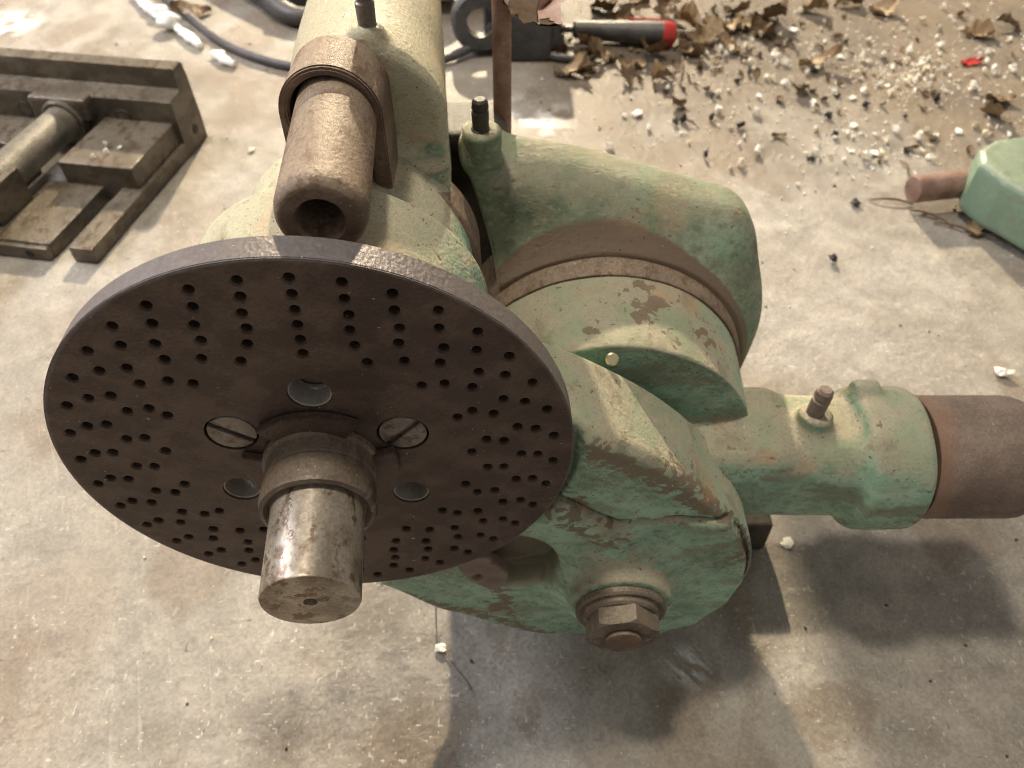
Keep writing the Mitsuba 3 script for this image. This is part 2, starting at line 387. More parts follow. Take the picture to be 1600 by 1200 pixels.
def s_poly(X, Z, pts):
    """Signed distance to a closed polygon in x and z."""
    d = np.full(np.broadcast(X, Z).shape, 1e9); s = np.ones_like(d)
    P = np.asarray(pts, float)
    for i in range(len(P)):
        a, b = P[i], P[i - 1]
        ex, ez = b - a
        wx, wz = X - a[0], Z - a[1]
        t = np.clip((wx * ex + wz * ez) / (ex * ex + ez * ez), 0, 1)
        d = np.minimum(d, (wx - ex * t) ** 2 + (wz - ez * t) ** 2)
        c1, c2, c3 = Z >= a[1], Z < b[1], ex * wz > ez * wx
        s = np.where((c1 & c2 & c3) | (~c1 & ~c2 & ~c3), -s, s)
    return s * np.sqrt(d)


def s_ext(X, Y, Z, pts, y0, y1, rd):
    """The polygon between y0 and y1, edges rounded by rd."""
    q = s_poly(X, Z, pts) + rd
    l = np.abs(Y - (y0 + y1) / 2) - (y1 - y0) / 2 + rd
    return np.minimum(np.maximum(q, l), 0) + np.hypot(np.maximum(q, 0), np.maximum(l, 0)) - rd


def closed(pts, n=90):
    """A smooth closed outline through the points."""
    from scipy.interpolate import CubicSpline
    p = np.vstack([pts, pts[:1]]).astype(float)
    t = np.r_[0, np.cumsum(np.sqrt(np.linalg.norm(np.diff(p, axis=0), axis=1)))]
    return CubicSpline(t, p, bc_type='periodic')(np.linspace(0, t[-1], n, endpoint=False))


def nets(f, lo, hi, h):
    lo, hi = np.array(lo, float), np.array(hi, float)
    g = [np.arange(lo[k], hi[k] + h, h) for k in range(3)]
    X, Y, Z = g[0][:, None, None], g[1][None, :, None], g[2][None, None, :]
    V = np.ascontiguousarray(np.broadcast_to(f(X, Y, Z), [len(q) for q in g]).astype(np.float32))
    S = V < 0
    n = np.array(V.shape) - 1
    acc, cnt = np.zeros((*n, 3), np.float32), np.zeros(n, np.float32)
    idx = [np.arange(k) for k in n]
    for ax in range(3):
        o = [k for k in range(3) if k != ax]
        for da in (0, 1):
            for db in (0, 1):
                s0 = [slice(0, n[0]), slice(0, n[1]), slice(0, n[2])]
                s0[o[0]] = slice(da, da + n[o[0]]); s0[o[1]] = slice(db, db + n[o[1]])
                s1 = list(s0); s0[ax] = slice(0, n[ax]); s1[ax] = slice(1, n[ax] + 1)
                a, b = V[tuple(s0)], V[tuple(s1)]
                m = (a < 0) != (b < 0)
                i = np.nonzero(m)
                t = a[i] / (a[i] - b[i])
                acc[i + (ax,)] += t; acc[i + (o[0],)] += da; acc[i + (o[1],)] += db
                cnt[i] += 1
    on = cnt > 0
    ids = np.full(n, -1, np.int64); ids[on] = np.arange(on.sum())
    w = np.argwhere(on)
    v = lo + h * (w + acc[on] / cnt[on][:, None])
    F = []
    for ax in range(3):
        o = [k for k in range(3) if k != ax]
        s0 = [slice(1, n[k]) for k in range(3)]; s0[ax] = slice(0, n[ax])
        s1 = list(s0); s1[ax] = slice(1, n[ax] + 1)
        a, b = S[tuple(s0)], S[tuple(s1)]
        for flip in (False, True):
            w = np.argwhere((a & ~b) if not flip else (~a & b))
            if not len(w): continue
            for k in o: w[:, k] += 1
            c = []
            for da, db in ((0, 0), (1, 0), (1, 1), (0, 1)):
                q = w.copy(); q[:, o[0]] -= da; q[:, o[1]] -= db
                c.append(ids[q[:, 0], q[:, 1], q[:, 2]])
            q = np.stack(c, 1)
            if flip != (ax == 1): q = q[:, ::-1]
            F.append(q)
    q = np.vstack(F)
    e = h * .25
    for _ in range(3):
        x, y, z = v.T
        d = f(x, y, z)
        gr = np.stack([f(x + e, y, z) - f(x - e, y, z), f(x, y + e, z) - f(x, y - e, z), f(x, y, z + e) - f(x, y, z - e)], 1) / (2 * e)
        v = v - np.clip(d / np.maximum((gr ** 2).sum(1), .25), -h * .6, h * .6)[:, None] * gr
    m = trimesh.Trimesh(v, np.vstack([q[:, [0, 1, 2]], q[:, [0, 2, 3]]]), process=False)
    if m.volume < 0: m.invert()
    return m


def rough(X, Y, Z, amp=.0004, s=90., seed=0):
    """Casting unevenness."""
    X, Y, Z = np.broadcast_arrays(X, Y, Z)
    ph = seed * 1.7
    return amp * (np.sin(X * s + ph + 2 * np.sin(Z * s * .7)) * np.sin(Y * s * 1.1 + 2 + ph) + .6 * np.sin(Z * s * 2.1 + X * s * 1.3 + ph) * np.sin(Y * s * 1.7 - X * s))


# ------------------------------------------------------------------ floor
fl = trimesh.Trimesh([[-4, -3, 0], [4, -3, 0], [4, 5, 0], [-4, 5, 0]], [[0, 1, 2], [0, 2, 3]], process=False)
scene['concrete_floor'] = mikit.ply(fl, 'concrete')
tag('concrete_floor', 'worn stained bare concrete floor under the machine', kind='structure')

# ------------------------------------------------------------------ the dividing head
DH = 'dividing_head'
tag(DH, 'large green painted cast iron dividing head with a round drilled index plate', 'dividing head')
YAW = math.radians(2.67)
N = np.array([math.sin(YAW), -math.cos(YAW), 0]); Rr = np.array([math.cos(YAW), math.sin(YAW), 0]); U = np.array([0, 0, 1.0])
PC = np.array([-.0601, .1488, .155])          # centre of the plate's front face

# rear housing: an arched tower behind the sleeve
TOWER = [(-.0490 - .0272 * math.cos(a), .2215 + .0272 * math.sin(a)) for a in np.linspace(0, math.pi, 40)] + [(-.0225, .145), (-.0800, .145)]


def f_tower(X, Y, Z):
    V = X + .085 * (Y - .24)
    a = s_ext(V, Y, Z, TOWER, .2385, .36, .004)
    lug = s_cyl(X, Y, Z, (-.0418, .249, .197), .0150, .0125, 'y', .0025)
    boss = s_cyl(X, Y, Z, (-.0450, .2448, .2480), .0046, .003, 'z', .0015)
    d = smin(a, lug, .008)
    d = smin(d, boss, .004)
    return d - rough(X, Y, Z, .0004, 80)


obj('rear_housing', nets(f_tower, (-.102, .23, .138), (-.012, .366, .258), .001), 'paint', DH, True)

# drum behind the plate


def f_drum(X, Y, Z):
    a = s_cone(X, Y, Z, -.0575, .174, .162, .0475, .201, .0508)
    a = smax(a, s_cyl(X, Y, Z, (-.0575, .182, .174), .0505, .0190, 'y', .002), .002)
    b = s_cyl(X, Y, Z, (-.0575, .221, .171), .043, .022, 'y', .002)
    return smin(a, b, .002) - rough(X, Y, Z, .0003, 70, 1)


obj('index_drum', nets(f_drum, (-.13, .16, .08), (.014, .245, .228), .001), 'paint', DH, True)
obj('drum_ring', lathe([(-.013, .0), (-.013, .0420), (-.005, .0425), (.002, .0430), (.004, .0423), (.005, .041), (.005, 0)], (-.0545, .2330, .1680), (0, -1, 0), 128), 'rust_iron', DH, 35)

# dark neck between the tower and the swivel housing
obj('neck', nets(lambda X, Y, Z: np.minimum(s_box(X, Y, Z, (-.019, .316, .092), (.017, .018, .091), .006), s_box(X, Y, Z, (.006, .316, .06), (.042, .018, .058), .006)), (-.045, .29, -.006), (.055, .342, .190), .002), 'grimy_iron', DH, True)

# swivel housing: the big green block with a saddle face and a flared seat for the flange
SWIVEL = closed([(-.0360, 0.1910), (-.0270, 0.1960), (-.011, 0.1940), (-.0035, 0.1890), (.0077, 0.1863), (.0258, 0.1823), (.0525, 0.1747), (.080, 0.1667), (.0938, 0.1623), (.1010, 0.1545), (.1068, 0.1385), (.1125, 0.1220), (.1130, 0.1000), (.105, 0.0720), (.09, 0.0500), (.04, 0.0300), (.0, .0500), (-.014, .1000), (-.018, .1220), (-.020, .1310), (-.0265, .1530), (-.032, .1745)], 160)
HX, HZ = .0395, .0925                             # axis of the swivel flange


def f_swivel(X, Y, Z):
    a = s_ext(X, Y, Z, SWIVEL, .2635, .2965, .0145)
    q = np.hypot(X - HX, Z - HZ)
    flare = s_cone(X, Y, Z, HX, HZ, .2495, .0665, .29, .105)
    inside = s_poly(X, Z, SWIVEL)
    a = smin(a, smax(flare, inside, .006), .012)
    a = smax(a, (X + .0203) * -.969 + (Z - .1980) * -.248, .0025)
    boss = s_cyl(X, Y, Z, (-.0115, .2690, .1960), .0072, .0070, 'z', .002)
    a = smin(a, boss, .007)
    return a - rough(X, Y, Z, .0005, 70, 2)


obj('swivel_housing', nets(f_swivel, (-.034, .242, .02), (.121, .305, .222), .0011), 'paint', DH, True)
# the flange that turns in it
obj('swivel_seat', lathe([(-.03, 0), (-.03, .0655), (-.004, .0655), (-.001, .0648), (.006, .0640), (.0075, .0630), (.0078, 0)], (HX, .2485, HZ), (0, -1, 0), 128), 'rust_iron', DH, 35)


def f_flange(X, Y, Z):
    a = s_cone(X, Y, Z, HX, HZ, .2025, .0600, .2425, .0628)
    a = smax(a, s_cyl(X, Y, Z, (HX, .2225, HZ), .0625, .0202, 'y', .0028), .0015)
    return a - rough(X, Y, Z, .0003, 90, 3)


obj('swivel_flange', nets(f_flange, (-.03, .198, .02), (.108, .248, .16), .001), 'paint', DH, True)

# worm housing: the drum at the front right, its lower cover and the arm
WORM = closed([(-.0545, .0665), (-.045, .052), (-.034, .040), (-.01, .0245), (.012, .0155), (.04, .0115), (.065, .0135), (.083, .0235), (.0945, .044), (.0985, .064), (.0955, .082), (.0885, .0985), (.0775, .112), (.0585, .1325), (.0365, .150), (.018, .161), (-.01, .168), (-.05, .15), (-.075, .11)], 140)
COVER = [(-.0545, .062), (-.033, .043), (-.01, .0265), (.012, .0175), (.04, .0135), (.065, .0155), (.0815, .0255), (.0915, .045), (.0945, .064), (.0925, .081), (.087, .0965), (.081, .1065), (.076, .1075), (.06, .1095), (.047, .1085), (.0385, .1065), (.029, .1125), (.0185, .121), (.0125, .119), (.005, .109), (-.004, .103), (-.02, .09), (-.045, .075)]
BX, BZ = .0425, .0690                             # bolt axis


def f_worm(X, Y, Z):
    a = s_ext(X, Y, Z, WORM, .1572, .196, .005)
    bevel = s_cone(X, Y, Z, .03, .085, .15, .062, .196, .115)
    a = smax(a, bevel, .004)
    pocket = s_cyl(X, Y, Z, (.0, .156, .080), .0190, .0125, 'y', .003)
    a = smax(a, -s_cyl(X, Y, Z, (-.0601, .145, .155), .0835, .0165, 'y', .003), .002)
    seam = np.maximum(np.abs(s_poly(X, Z, COVER) - .0005) - .0007, np.abs(Y - .156) - .005)
    a = np.maximum(a, -seam)
    return smax(a, -pocket, .003) - rough(X, Y, Z, .0004, 80, 4)


obj('worm_housing', nets(f_worm, (-.084, .152, .004), (.106, .202, .176), .001), 'paint', DH, True)


def f_cover(X, Y, Z):
    a = s_ext(X, Y, Z, COVER, .1550, .168, .0022)
    dome = s_cone(X, Y, Z, BX, BZ, .144, .016, .166, .044)
    a = smin(a, smax(dome, s_poly(X, Z, COVER) + .003, .004), .007)
    groove = np.abs(np.hypot(X - BX, Z - BZ) - .0225) - .0011
    lip = s_cyl(X, Y, Z, (BX, .150, BZ), .0205, .008, 'y', .002)
    a = smin(a, lip, .002)
    # ridge that runs from the seam to the left
    rx, rz = X - .0275, Z - .1065
    ridge = np.maximum(np.sqrt((rx * .55 + rz * .83) ** 2 + (Y - .1560) ** 2) - .0050, np.abs(rx * .83 - rz * .55) - .016)
    a = smin(a, ridge, .005)
    pocket = s_cyl(X, Y, Z, (-.0005, .152, .080), .0190, .0155, 'y', .003)
    a = smax(a, -pocket, .004)
    return a - rough(X, Y, Z, .00035, 110, 5)


obj('gear_cover', nets(f_cover, (-.06, .138, .008), (.1, .176, .128), .0009), 'paint', DH, True)

# stop lug in the pocket
lug = sg.Point(0, 0).buffer(.0125, 32).union(sg.box(-.0125, 0, .006, .016)).buffer(-.003).buffer(.003).difference(sg.Point(.0, .0).buffer(.0019, 12))
obj('stop_lug', extrude(lug, 0, .005, (-.0140, .1600, .0690), (0, -1, 0), .0008), 'lug_iron', DH, 30)

# bolt with washer in the cover
bk = obj('bolt', lathe([(0, 0), (0, .0168), (.0008, .0176), (.0028, .0176), (.0036, .0168), (.0036, .0150), (.005, .0145), (.0058, .0135), (.0058, 0)], (BX, .1425, BZ), (0, -1, 0), 72), 'bolt_iron', DH, 30)
hexp = sg.Polygon([(math.cos(a) * .0142, math.sin(a) * .0142) for a in np.arange(6) * math.pi / 3 + .25])
hx = manifold3d.Manifold.extrude(manifold3d.CrossSection([np.array(hexp.exterior.coords)[:-1]]), 0.0072)
cone = manifold3d.Manifold.revolve(manifold3d.CrossSection([[(0, 0), (.0150, 0), (.0150, .0058), (.0126, .0072), (0, .0072)]]), 64)
q = (hx ^ cone).to_mesh()
r_, u_, a_ = basis((0, -1, 0))
obj('hex_head', trimesh.Trimesh(q.vert_properties[:, :3] @ np.array([r_, u_, a_]) + [BX, .1367, BZ], q.tri_verts), 'bolt_iron', bk, 30)
obj('bolt_end', rod(0, .0022, .0070, .0010, (BX, .1296, BZ), (0, -1, 0), 40), 'rust_iron', bk, 30)


def f_arm(X, Y, Z):
    q = np.maximum(0, 0)
    sec = s_box(X, Y, Z, (.100, .2020, .0886), (.062, .0226, .0228), .016)
    fl = s_cyl(X, Y, Z, (.1535, .2015, .0885), .0302, .0128, 'x', .0035)
    d = smin(sec, fl, .006)
    top = s_box(X, Y, Z, (.080, .2020, .1015), (.03, .020, .0105), .006)
    d = smin(d, top, .008)
    boss = s_cyl(X, Y, Z, (.1215, .2005, .1125), .0068, .006, 'z', .002)
    d = smin(d, boss, .006)
    nub = s_cyl(X, Y, Z, (.146, .215, .1150), .005, .0055, 'x', .002)
    d = smin(d, nub, .003)
    d = smax(d, -s_cyl(X, Y, Z, (.1700, .2015, .0885), .0272, .006, 'x', .001), .0008)
    return d - rough(X, Y, Z, .0004, 75, 6)


obj('spindle_arm', nets(f_arm, (.032, .166, .05), (.172, .236, .128), .001), 'paint', DH, True)
obj('spindle', lathe([(0, 0), (0, .0262), (.0385, .0262), (.0415, .0259), (.0438, .0250), (.0450, .0236), (.0454, .0220), (.0454, 0)], (.1690, .2015, .0885), (1, 0, 0), 96), 'rust_spindle', DH, 30)
# foot under the arm
ft = obj('foot', rbox(.098, .130, .208, .236, .0003, .024, .002), 'grimy_iron', DH, 30)
obj('slot', rbox(.102, .115, .2055, .2085, .006, .020, .0006), 'pellet_black', ft, False)

# index plate with its six rings of drilled holes
small, through = [], [sg.Point(0, 0).buffer(.0125, 32)]
for k, (R, cntk) in enumerate([(.0737, 36), (.0685, 33), (.0632, 29), (.0580, 27), (.0527, 23), (.0474, 17)]):
    for i in range(cntk):
        a = math.radians(3.75 + 360 * i / cntk)
        small.append(sg.Point(R * math.sin(a), R * math.cos(a)).buffer(.00143 + .00012 * rng.random(), 8))
for x, z, R in [(.0018, .0312, .0064), (-.0290, -.0141, .0060), (.0262, -.0195, .0060)]:
    through.append(sg.Point(x, z).buffer(R, 24))
for x, z in [(-.0247, .0148), (.0266, .0118)]:
    through.append(sg.Point(x, z).buffer(.0080, 24))


def cross(polys): return manifold3d.CrossSection([np.array(g.exterior.coords)[:-1] for g in polys], manifold3d.FillRule.NonZero)


disc = sg.Point(0, 0).buffer(.08, 96)
full = manifold3d.Manifold.extrude(cross([disc]), .0095 - .0012).translate([0, 0, .0006])
full = full + manifold3d.Manifold.extrude(cross([disc.buffer(-.0006)]), .0095) + manifold3d.Manifold.extrude(cross([disc.buffer(-.0002)]), .0095 - .0004).translate([0, 0, .0002])
full = full - manifold3d.Manifold.extrude(cross(list(getattr(shapely.union_all(through), 'geoms', [shapely.union_all(through)]))), .03).translate([0, 0, -.01])
full = full - manifold3d.Manifold.extrude(cross(small), .01).translate([0, 0, .0050])
for e, dpt in ((.00012, .00045), (.0003, .0003), (.0005, .00015)):
    full = full - manifold3d.Manifold.extrude(cross([g.buffer(e, 5) for g in small]), .01).translate([0, 0, .0095 - dpt])
q = full.to_mesh()
r_, u_, a_ = basis(N)
pm = trimesh.Trimesh((q.vert_properties[:, :3] - [0, 0, .0095]) @ np.array([r_, u_, a_]) + PC, q.tri_verts, process=False)
obj('index_plate', pm, 'plate_iron', DH, 30)
for x, z, R in [(.0018, .0312, .0064), (-.0290, -.0141, .0060), (.0262, -.0195, .0060)]:
    obj('hole_lining', lathe([(-.0092, R - .0001), (-.0008, R - .0001), (-.0009, R - .0005), (-.0092, R - .0005), (-.0092, R - .0001)], PC + x * Rr + z * U, N, 40), 'lining_steel', DH, 30)
obj('plate_backing', rod(-.018, -.0097, .038, .001, PC, N, 64), 'dull_steel', DH, 30)
for (x, z), ang in (((-.0247, .0148), math.radians(-36)), ((.0266, .0118), math.radians(45))):
    s = sg.Point(0, 0).buffer(.0073, 32)
    sl = shapely.affinity.rotate(sg.box(-.01, -.0009, .01, .0009), math.degrees(ang))
    m = trimesh.util.concatenate([extrude(g, -.0016, -.0002, PC + x * Rr + z * U, N, .0003) for g in s.difference(sl).geoms] + [extrude(s, -.006, -.0016, PC + x * Rr + z * U, N)])
    k = obj('slotted_screw', m, 'dull_steel', DH, 30)

# sector hub: a thin disc with two notches round the shaft
hub = sg.Point(0, 0).buffer(.0243, 48).difference(sg.Point(0, 0).buffer(.012, 32))
for a0, a1 in ((36, 74), (-74, -42)):
    aa = np.radians(np.linspace(a0, a1, 8))
    hub = hub.difference(sg.Polygon([(.0150 * math.sin(a), .0150 * math.cos(a)) for a in aa] + [(.03 * math.sin(a), .03 * math.cos(a)) for a in aa[::-1]]))
obj('sector_hub', extrude(hub, .0003, .0032, PC, N, .0005), 'plate_iron', DH, 30)
Y2 = math.radians(5.6)
N2 = np.array([math.sin(Y2), -math.cos(Y2), -.005])
ck = obj('collar', lathe([(.001, .012), (.001, .0182), (.003, .0182), (.0036, .0170), (.0088, .0170), (.0093, .0163), (.0098, .0163), (.0103, .0172), (.0185, .0176), (.0198, .0171), (.0203, .0158), (.0190, .0142), (.0190, .012)], PC, N2, 96), 'collar_iron', DH, 30)
obj('shaft', rod(-.006, .0488, .01385, .0009, PC, N2, 96, .0020, .004), 'worn_steel', DH, 30)

# the sleeve above the plate, its arched strap
sl0 = np.array([-.0495, .166, .2335])
sd = np.array([-.075, 1.0, .02]); sd /= np.linalg.norm(sd)
obj('sleeve', lathe([(.040, 0), (.040, .0060), (.0010, .0062), (.0, .0068), (.0, .0094), (.0004, .0105), (.0012, .0113), (.0026, .0119), (.0050, .0123), (.072, .0123), (.072, 0)], sl0, sd, 96), 'rust_iron', DH, 30)
th = np.linspace(0, math.pi, 40)
arch = sg.Polygon([(-.0157, -.06)] + [(-.0157 * math.cos(a), .0157 * math.sin(a)) for a in th] + [(.0157, -.06)])
bore = sg.Point(0, 0).buffer(.01245, 40).union(sg.box(-.0105, -.06, .0105, 0))
ac = np.array([-.0547, .2395, .2352])
obj('strap', extrude(arch.difference(bore), 0, .0225, ac, (.0, -1, 0), .0012), 'rust_iron', DH, 30)


def oiler(x, y, z, h, lean=(0, 0), m='dull_steel', rad=.0030):
    ax = np.array([lean[0], lean[1], 1.0])
    k = obj('oil_cup', lathe([(-.002, 0), (-.002, rad * 1.12), (.0012, rad * 1.12), (.0016, rad * .95), (h * .62, rad), (h * .66, rad * .82), (h * .70, rad * .82), (h * .74, rad * .98), (h * .93, rad * .9), (h, rad * .62), (h, 0)], (x, y, z), ax, 40), m, DH, 30)


oiler(-.0450, .2448, .2500, .0130)
oiler(-.0118, .2680, .2025, .0130, m='grimy_iron', rad=.0033)
oiler(.1205, .2005, .1165, .0150, (.06, .03), m='lug_iron', rad=.0036)
obj('brass_screw', trimesh.util.concatenate([lathe([(0, 0), (0, .0024), (.0012, .0024), (.0016, .0019), (.0016, 0)], (.0362, .197, .1520), (0, -.75, .66), 32)]), 'brass', DH, 30)

# ------------------------------------------------------------------ machine vise at the left
VZ = 'machine_vise'
tag(VZ, 'grey iron machine vise lying at the left edge of the floor', 'vise')
A = np.array([.165, .986, 0]); A /= np.linalg.norm(A); B = np.array([-A[1], A[0], 0]); VO = np.array([-.2737, .609, 0.0005])


def vbox(s0, s1, w0, w1, z0, z1, b=.0012):
    m = rbox(s0, s1, w0, w1, z0, z1, b)
    v = VO - m.vertices[:, :1] * A + m.vertices[:, 1:2] * B + m.vertices[:, 2:] * [0, 0, 1.1]
    m = trimesh.Trimesh(v, m.faces)
    if m.volume < 0: m.invert()
    return m


def cat(*a): return trimesh.util.concatenate(list(a))


prof = sg.Polygon([(-.019, 0), (-.019, .02), (-.0165, .05), (-.0145, .061), (-.012, .0635), (.000, .0625), (.001, .0480), (.0025, .0465), (.016, .0455), (.0175, .0440), (.0175, .0), ])
fj = trimesh.creation.extrude_polygon(prof, .21, engine='earcut')
v = VO - fj.vertices[:, :1] * A + fj.vertices[:, 1:2] * [0, 0, 1.1] + fj.vertices[:, 2:] * B
fj = trimesh.Trimesh(v, fj.faces)
if fj.volume < 0: fj.invert()
obj('fixed_jaw', fj, 'vise_iron', VZ, 25)
obj('jaw_step', vbox(.0165, .088, .0040, .0660, .0005, .0280, .0015), 'vise_iron', VZ, 25)
obj('jaw_step', vbox(.0165, .060, .128, .1850, .0005, .0225, .0015), 'vise_iron', VZ, 25)
obj('side_rail', vbox(.015, .1660, .0, .0185, .0, .0115, .0012), 'vise_iron', VZ, 25)
obj('bed_rail', vbox(.086, .1640, .034, .0860, .0, .0112, .0012), 'vise_iron', VZ, 25)
obj('bed_rail', vbox(.06, .1640, .1100, .20, .0, .0112, .0012), 'vise_iron', VZ, 25)
obj('end_bar', vbox(.150, .1685, .035, .20, .0, .0095, .0012), 'vise_iron', VZ, 25)
obj('sliding_jaw', vbox(.112, .150, .079, .20, .0113, .036, .0012), 'vise_iron', VZ, 25)
bs = [VO - .0165 * A + .093 * B + [0, 0, .032]]
obj('screw_boss', cat(lathe([(0, 0), (0, .0185), (.006, .0180), (.0075, .0165), (.0075, 0)], VO - .0240 * A + .095 * B + [0, 0, .031], -A, 48), vbox(.002, .0290, .070, .122, .028, .0462, .004)), 'vise_iron', VZ, 25)
obj('lead_screw', lathe([(0, 0), (0, .0136), (.26, .0136), (.26, 0)], VO - .02 * A + .095 * B + [0, 0, .031], -A, 48), 'vise_screw_steel', VZ, 30)
for w in (.047, .137):
    pl = lathe([(0, 0), (0, .0058), (.0005, .0058), (.0008, .0050), (.0008, 0)], VO - .0173 * A + w * B + [0, 0, .0325], -A, 32)
    k = obj('jaw_screw', pl, 'vise_iron', VZ, 30)
    tor = trimesh.creation.torus(.0060, .0008, 40, 8)
    r_, u_, a_ = basis(-A)
    obj('rim', trimesh.Trimesh(tor.vertices @ np.array([r_, u_, a_]) + VO - .0176 * A + w * B + [0, 0, .0325], tor.faces), 'pellet_black', k, 30)
obj('side_hole', lathe([(0, 0), (0, .0042), (.0006, .0040), (.0006, 0)], VO + .004 * A + [0, 0, .0145], -B, 24), 'pellet_black', VZ, 30)
obj('end_hole', lathe([(0, 0), (0, .0034), (.0006, .0032), (.0006, 0)], VO - .1682 * A + .05 * B + [0, 0, .005], -A, 24), 'pellet_black', VZ, 30)

# ------------------------------------------------------------------ upright rod, dark tool, cord, screwdriver
k = obj('upright_rod', tube([(-.0043, .322, .0), (-.0043, .322, .15), (-.0042, .3215, .26)], .0040, 20), 'rod_rust', None, 30)
tag(k, 'thin rusty upright steel rod standing behind the green housing', 'rod')


def leaf(L, W, curl, twist, seed, teeth=0):
    """A dried leaf: a lens-shaped sheet, curled, ribbed, with a little thickness."""
    g = np.random.default_rng(seed)
    nu, nv = 17, 9
    uu, vv = np.meshgrid(np.linspace(0, 1, nu), np.linspace(-1, 1, nv), indexing='ij')
    wd = np.sin(np.pi * uu ** .8) ** .75 * (1 + .22 * np.sin(uu * 21 + seed) * (teeth > 0)) * (1 + .12 * g.standard_normal((nu, 1)))
    x, y = (uu - .5) * L, vv * wd * W / 2
    z = curl * W * (vv ** 2) * (.6 + .4 * np.sin(uu * 5 + seed)) + twist * L * np.sin(uu * 3.1 + seed) * .25 + .03 * W * g.standard_normal((nu, nv)) + .05 * W * np.abs(vv) * np.sin(uu * 18)
    t = .0003
    v = np.vstack([np.stack([x, y, z + t], -1).reshape(-1, 3), np.stack([x, y, z - t], -1).reshape(-1, 3)])
    i, j = np.meshgrid(np.arange(nu - 1), np.arange(nv - 1), indexing='ij')
    q = np.stack([i * nv + j, (i + 1) * nv + j, (i + 1) * nv + j + 1, i * nv + j + 1], -1).reshape(-1, 4)
    n0 = nu * nv
    f = np.vstack([q[:, [0, 1, 2]], q[:, [0, 2, 3]], q[:, [0, 2, 1]] + n0, q[:, [0, 3, 2]] + n0])
    m = trimesh.Trimesh(v, f, process=False)
    m.apply_translation([0, 0, -v[:, 2].min()])
    return m


def put(m, x, y, z=0, rz=0, rx=0, ry=0):
    M = trimesh.transformations.euler_matrix(rx, ry, rz)
    m = m.copy(); m.apply_transform(M)
    m.apply_translation([x, y, z + .0004 - (m.vertices[:, 2].min() if z == 0 else 0)])
    return m


k = obj('curled_leaf', put(leaf(.040, .024, .8, .5, 3), .003, .320, .2235, 1.1, .5, .35), 'leaf_pink', None, 60)
tag(k, 'pale pinkish curled dry leaf caught on the top of the rod', 'leaf')

TL = 'dark_tool'
tag(TL, 'dark grey plastic tool body with a round collar lying behind the rod', 'tool')
bx = lambda *a, b=.004: rbox(*a, b)
obj('body', cat(bx(-.030, .040, .83, .95, .004, .062), bx(-.014, .040, .775, .835, .0, .048), bx(-.010, .047, .80, .96, .0, .085)), 'dark_plastic', TL, 30)
obj('collar_ring', lathe([(0, .014), (0, .026), (.003, .029), (.020, .029), (.023, .026), (.023, .014), (.004, .013), (0, .014)], (-.034, .812, .0300), (.12, -1, .15), 48), 'dark_plastic', TL, 30)
obj('side_arm', cat(bx(.028, .046, .795, .94, .030, .050), bx(.034, .048, .783, .80, .0, .047)), 'dark_plastic', TL, 30)
obj('brace', tube([(.046, .788, .022), (.036, .782, .008), (.024, .780, .004)], .004, 10), 'dark_plastic', TL, 30)
obj('knob', lathe([(0, 0), (0, .010), (.002, .012), (.010, .012), (.012, .010), (.012, 0)], (.010, .792, .013), (0, -1, .2), 28), 'dark_plastic', TL, 30)
obj('edge_strip', bx(.015, .024, .80, .94, .041, .057, b=.002), 'dull_steel', TL, 30)
obj('tail', tube([(.02, .79, .006), (.05, .776, .005), (.075, .772, .004)], [.004, .0045, .003], 10, 14), 'dark_plastic', TL, 30)

cord = tube([(-.47, 1.02, .0045), (-.4247, .9655, .0045), (-.3962, .9267, .0045), (-.3528, .8726, .0045), (-.3016, .8102, .0045), (-.2605, .7768, .0045), (-.2138, .7537, .0045), (-.1524, .745, .0045), (-.10, .757, .0045), (-.065, .772, .006), (-.0329, .800, .012), (-.02, .815, .02)], .0047, 14, 90)
k = obj('power_cord', cord, 'cord_rubber', None, True)
tag(k, 'dark grey power cord curving across the far floor to the tool', 'cord')
k = obj('black_hose', tube([(-.36, 1.0, .02), (-.305, .945, .018), (-.262, .892, .013), (-.232, .862, .011), (-.2, .868, .011), (-.17, .90, .012)], [.012, .015, .013, .010, .010, .012], 14, 40), 'dark_plastic', None, True)
tag(k, 'black bent hose end at the top edge behind the tower', 'hose')
k = obj('black_block', cat(rbox(-.27, -.205, .905, .985, .0005, .045, .008), rbox(-.262, -.222, .885, .91, .0005, .026, .005)), 'dark_plastic', None, 30)
tag(k, 'black lump of a tool at the top edge left of the tower', 'tool')

# white plastic bag
g = trimesh.creation.icosphere(4, 1.0)
v = g.vertices.copy()
w = meshkit.fbm(v * 2.1 + 4, 4, 3) - .5
rd = 1 + .55 * w + .10 * np.sin(v[:, 0] * 9 + 5 * w)
v = v * rd[:, None] * [.062, .038, .030]
v[:, 2] -= v[:, 2].min() - .0006
bag = trimesh.Trimesh(v + [-.088, .935, 0], g.faces)
k = obj('plastic_bag', bag, 'white_film', None, True)
tag(k, 'crumpled white plastic bag at the top edge behind the tower', 'bag')

SD = 'screwdriver'
tag(SD, 'screwdriver handle of black plastic with a red end among dry leaves', 'screwdriver')
p0, p1 = np.array([.064, .826, .0125]), np.array([.168, .8115, .0125])
ax = p1 - p0
obj('handle', lathe([(0, 0), (0, .007), (.003, .009), (.02, .0095), (.04, .0105), (.075, .0125), (.094, .0128), (.094, 0)], p0, ax, 24), 'dark_plastic', SD, 30)
obj('end_cap', lathe([(.0941, 0), (.0941, .0132), (.101, .0130), (.106, .0105), (.108, .006), (.1085, 0)], p0, ax, 24), 'red_plastic', SD, 30)
obj('stripe', tube([p0 + ax * .55 + [0, .004, .0118], p0 + ax * .88 + [0, .004, .0125]], .0016, 8), 'red_plastic', SD, 30)
obj('blade', tube([p0 - ax * .6 + [0, 0, -.004], p0], .0035, 10), 'dull_steel', SD, 30)

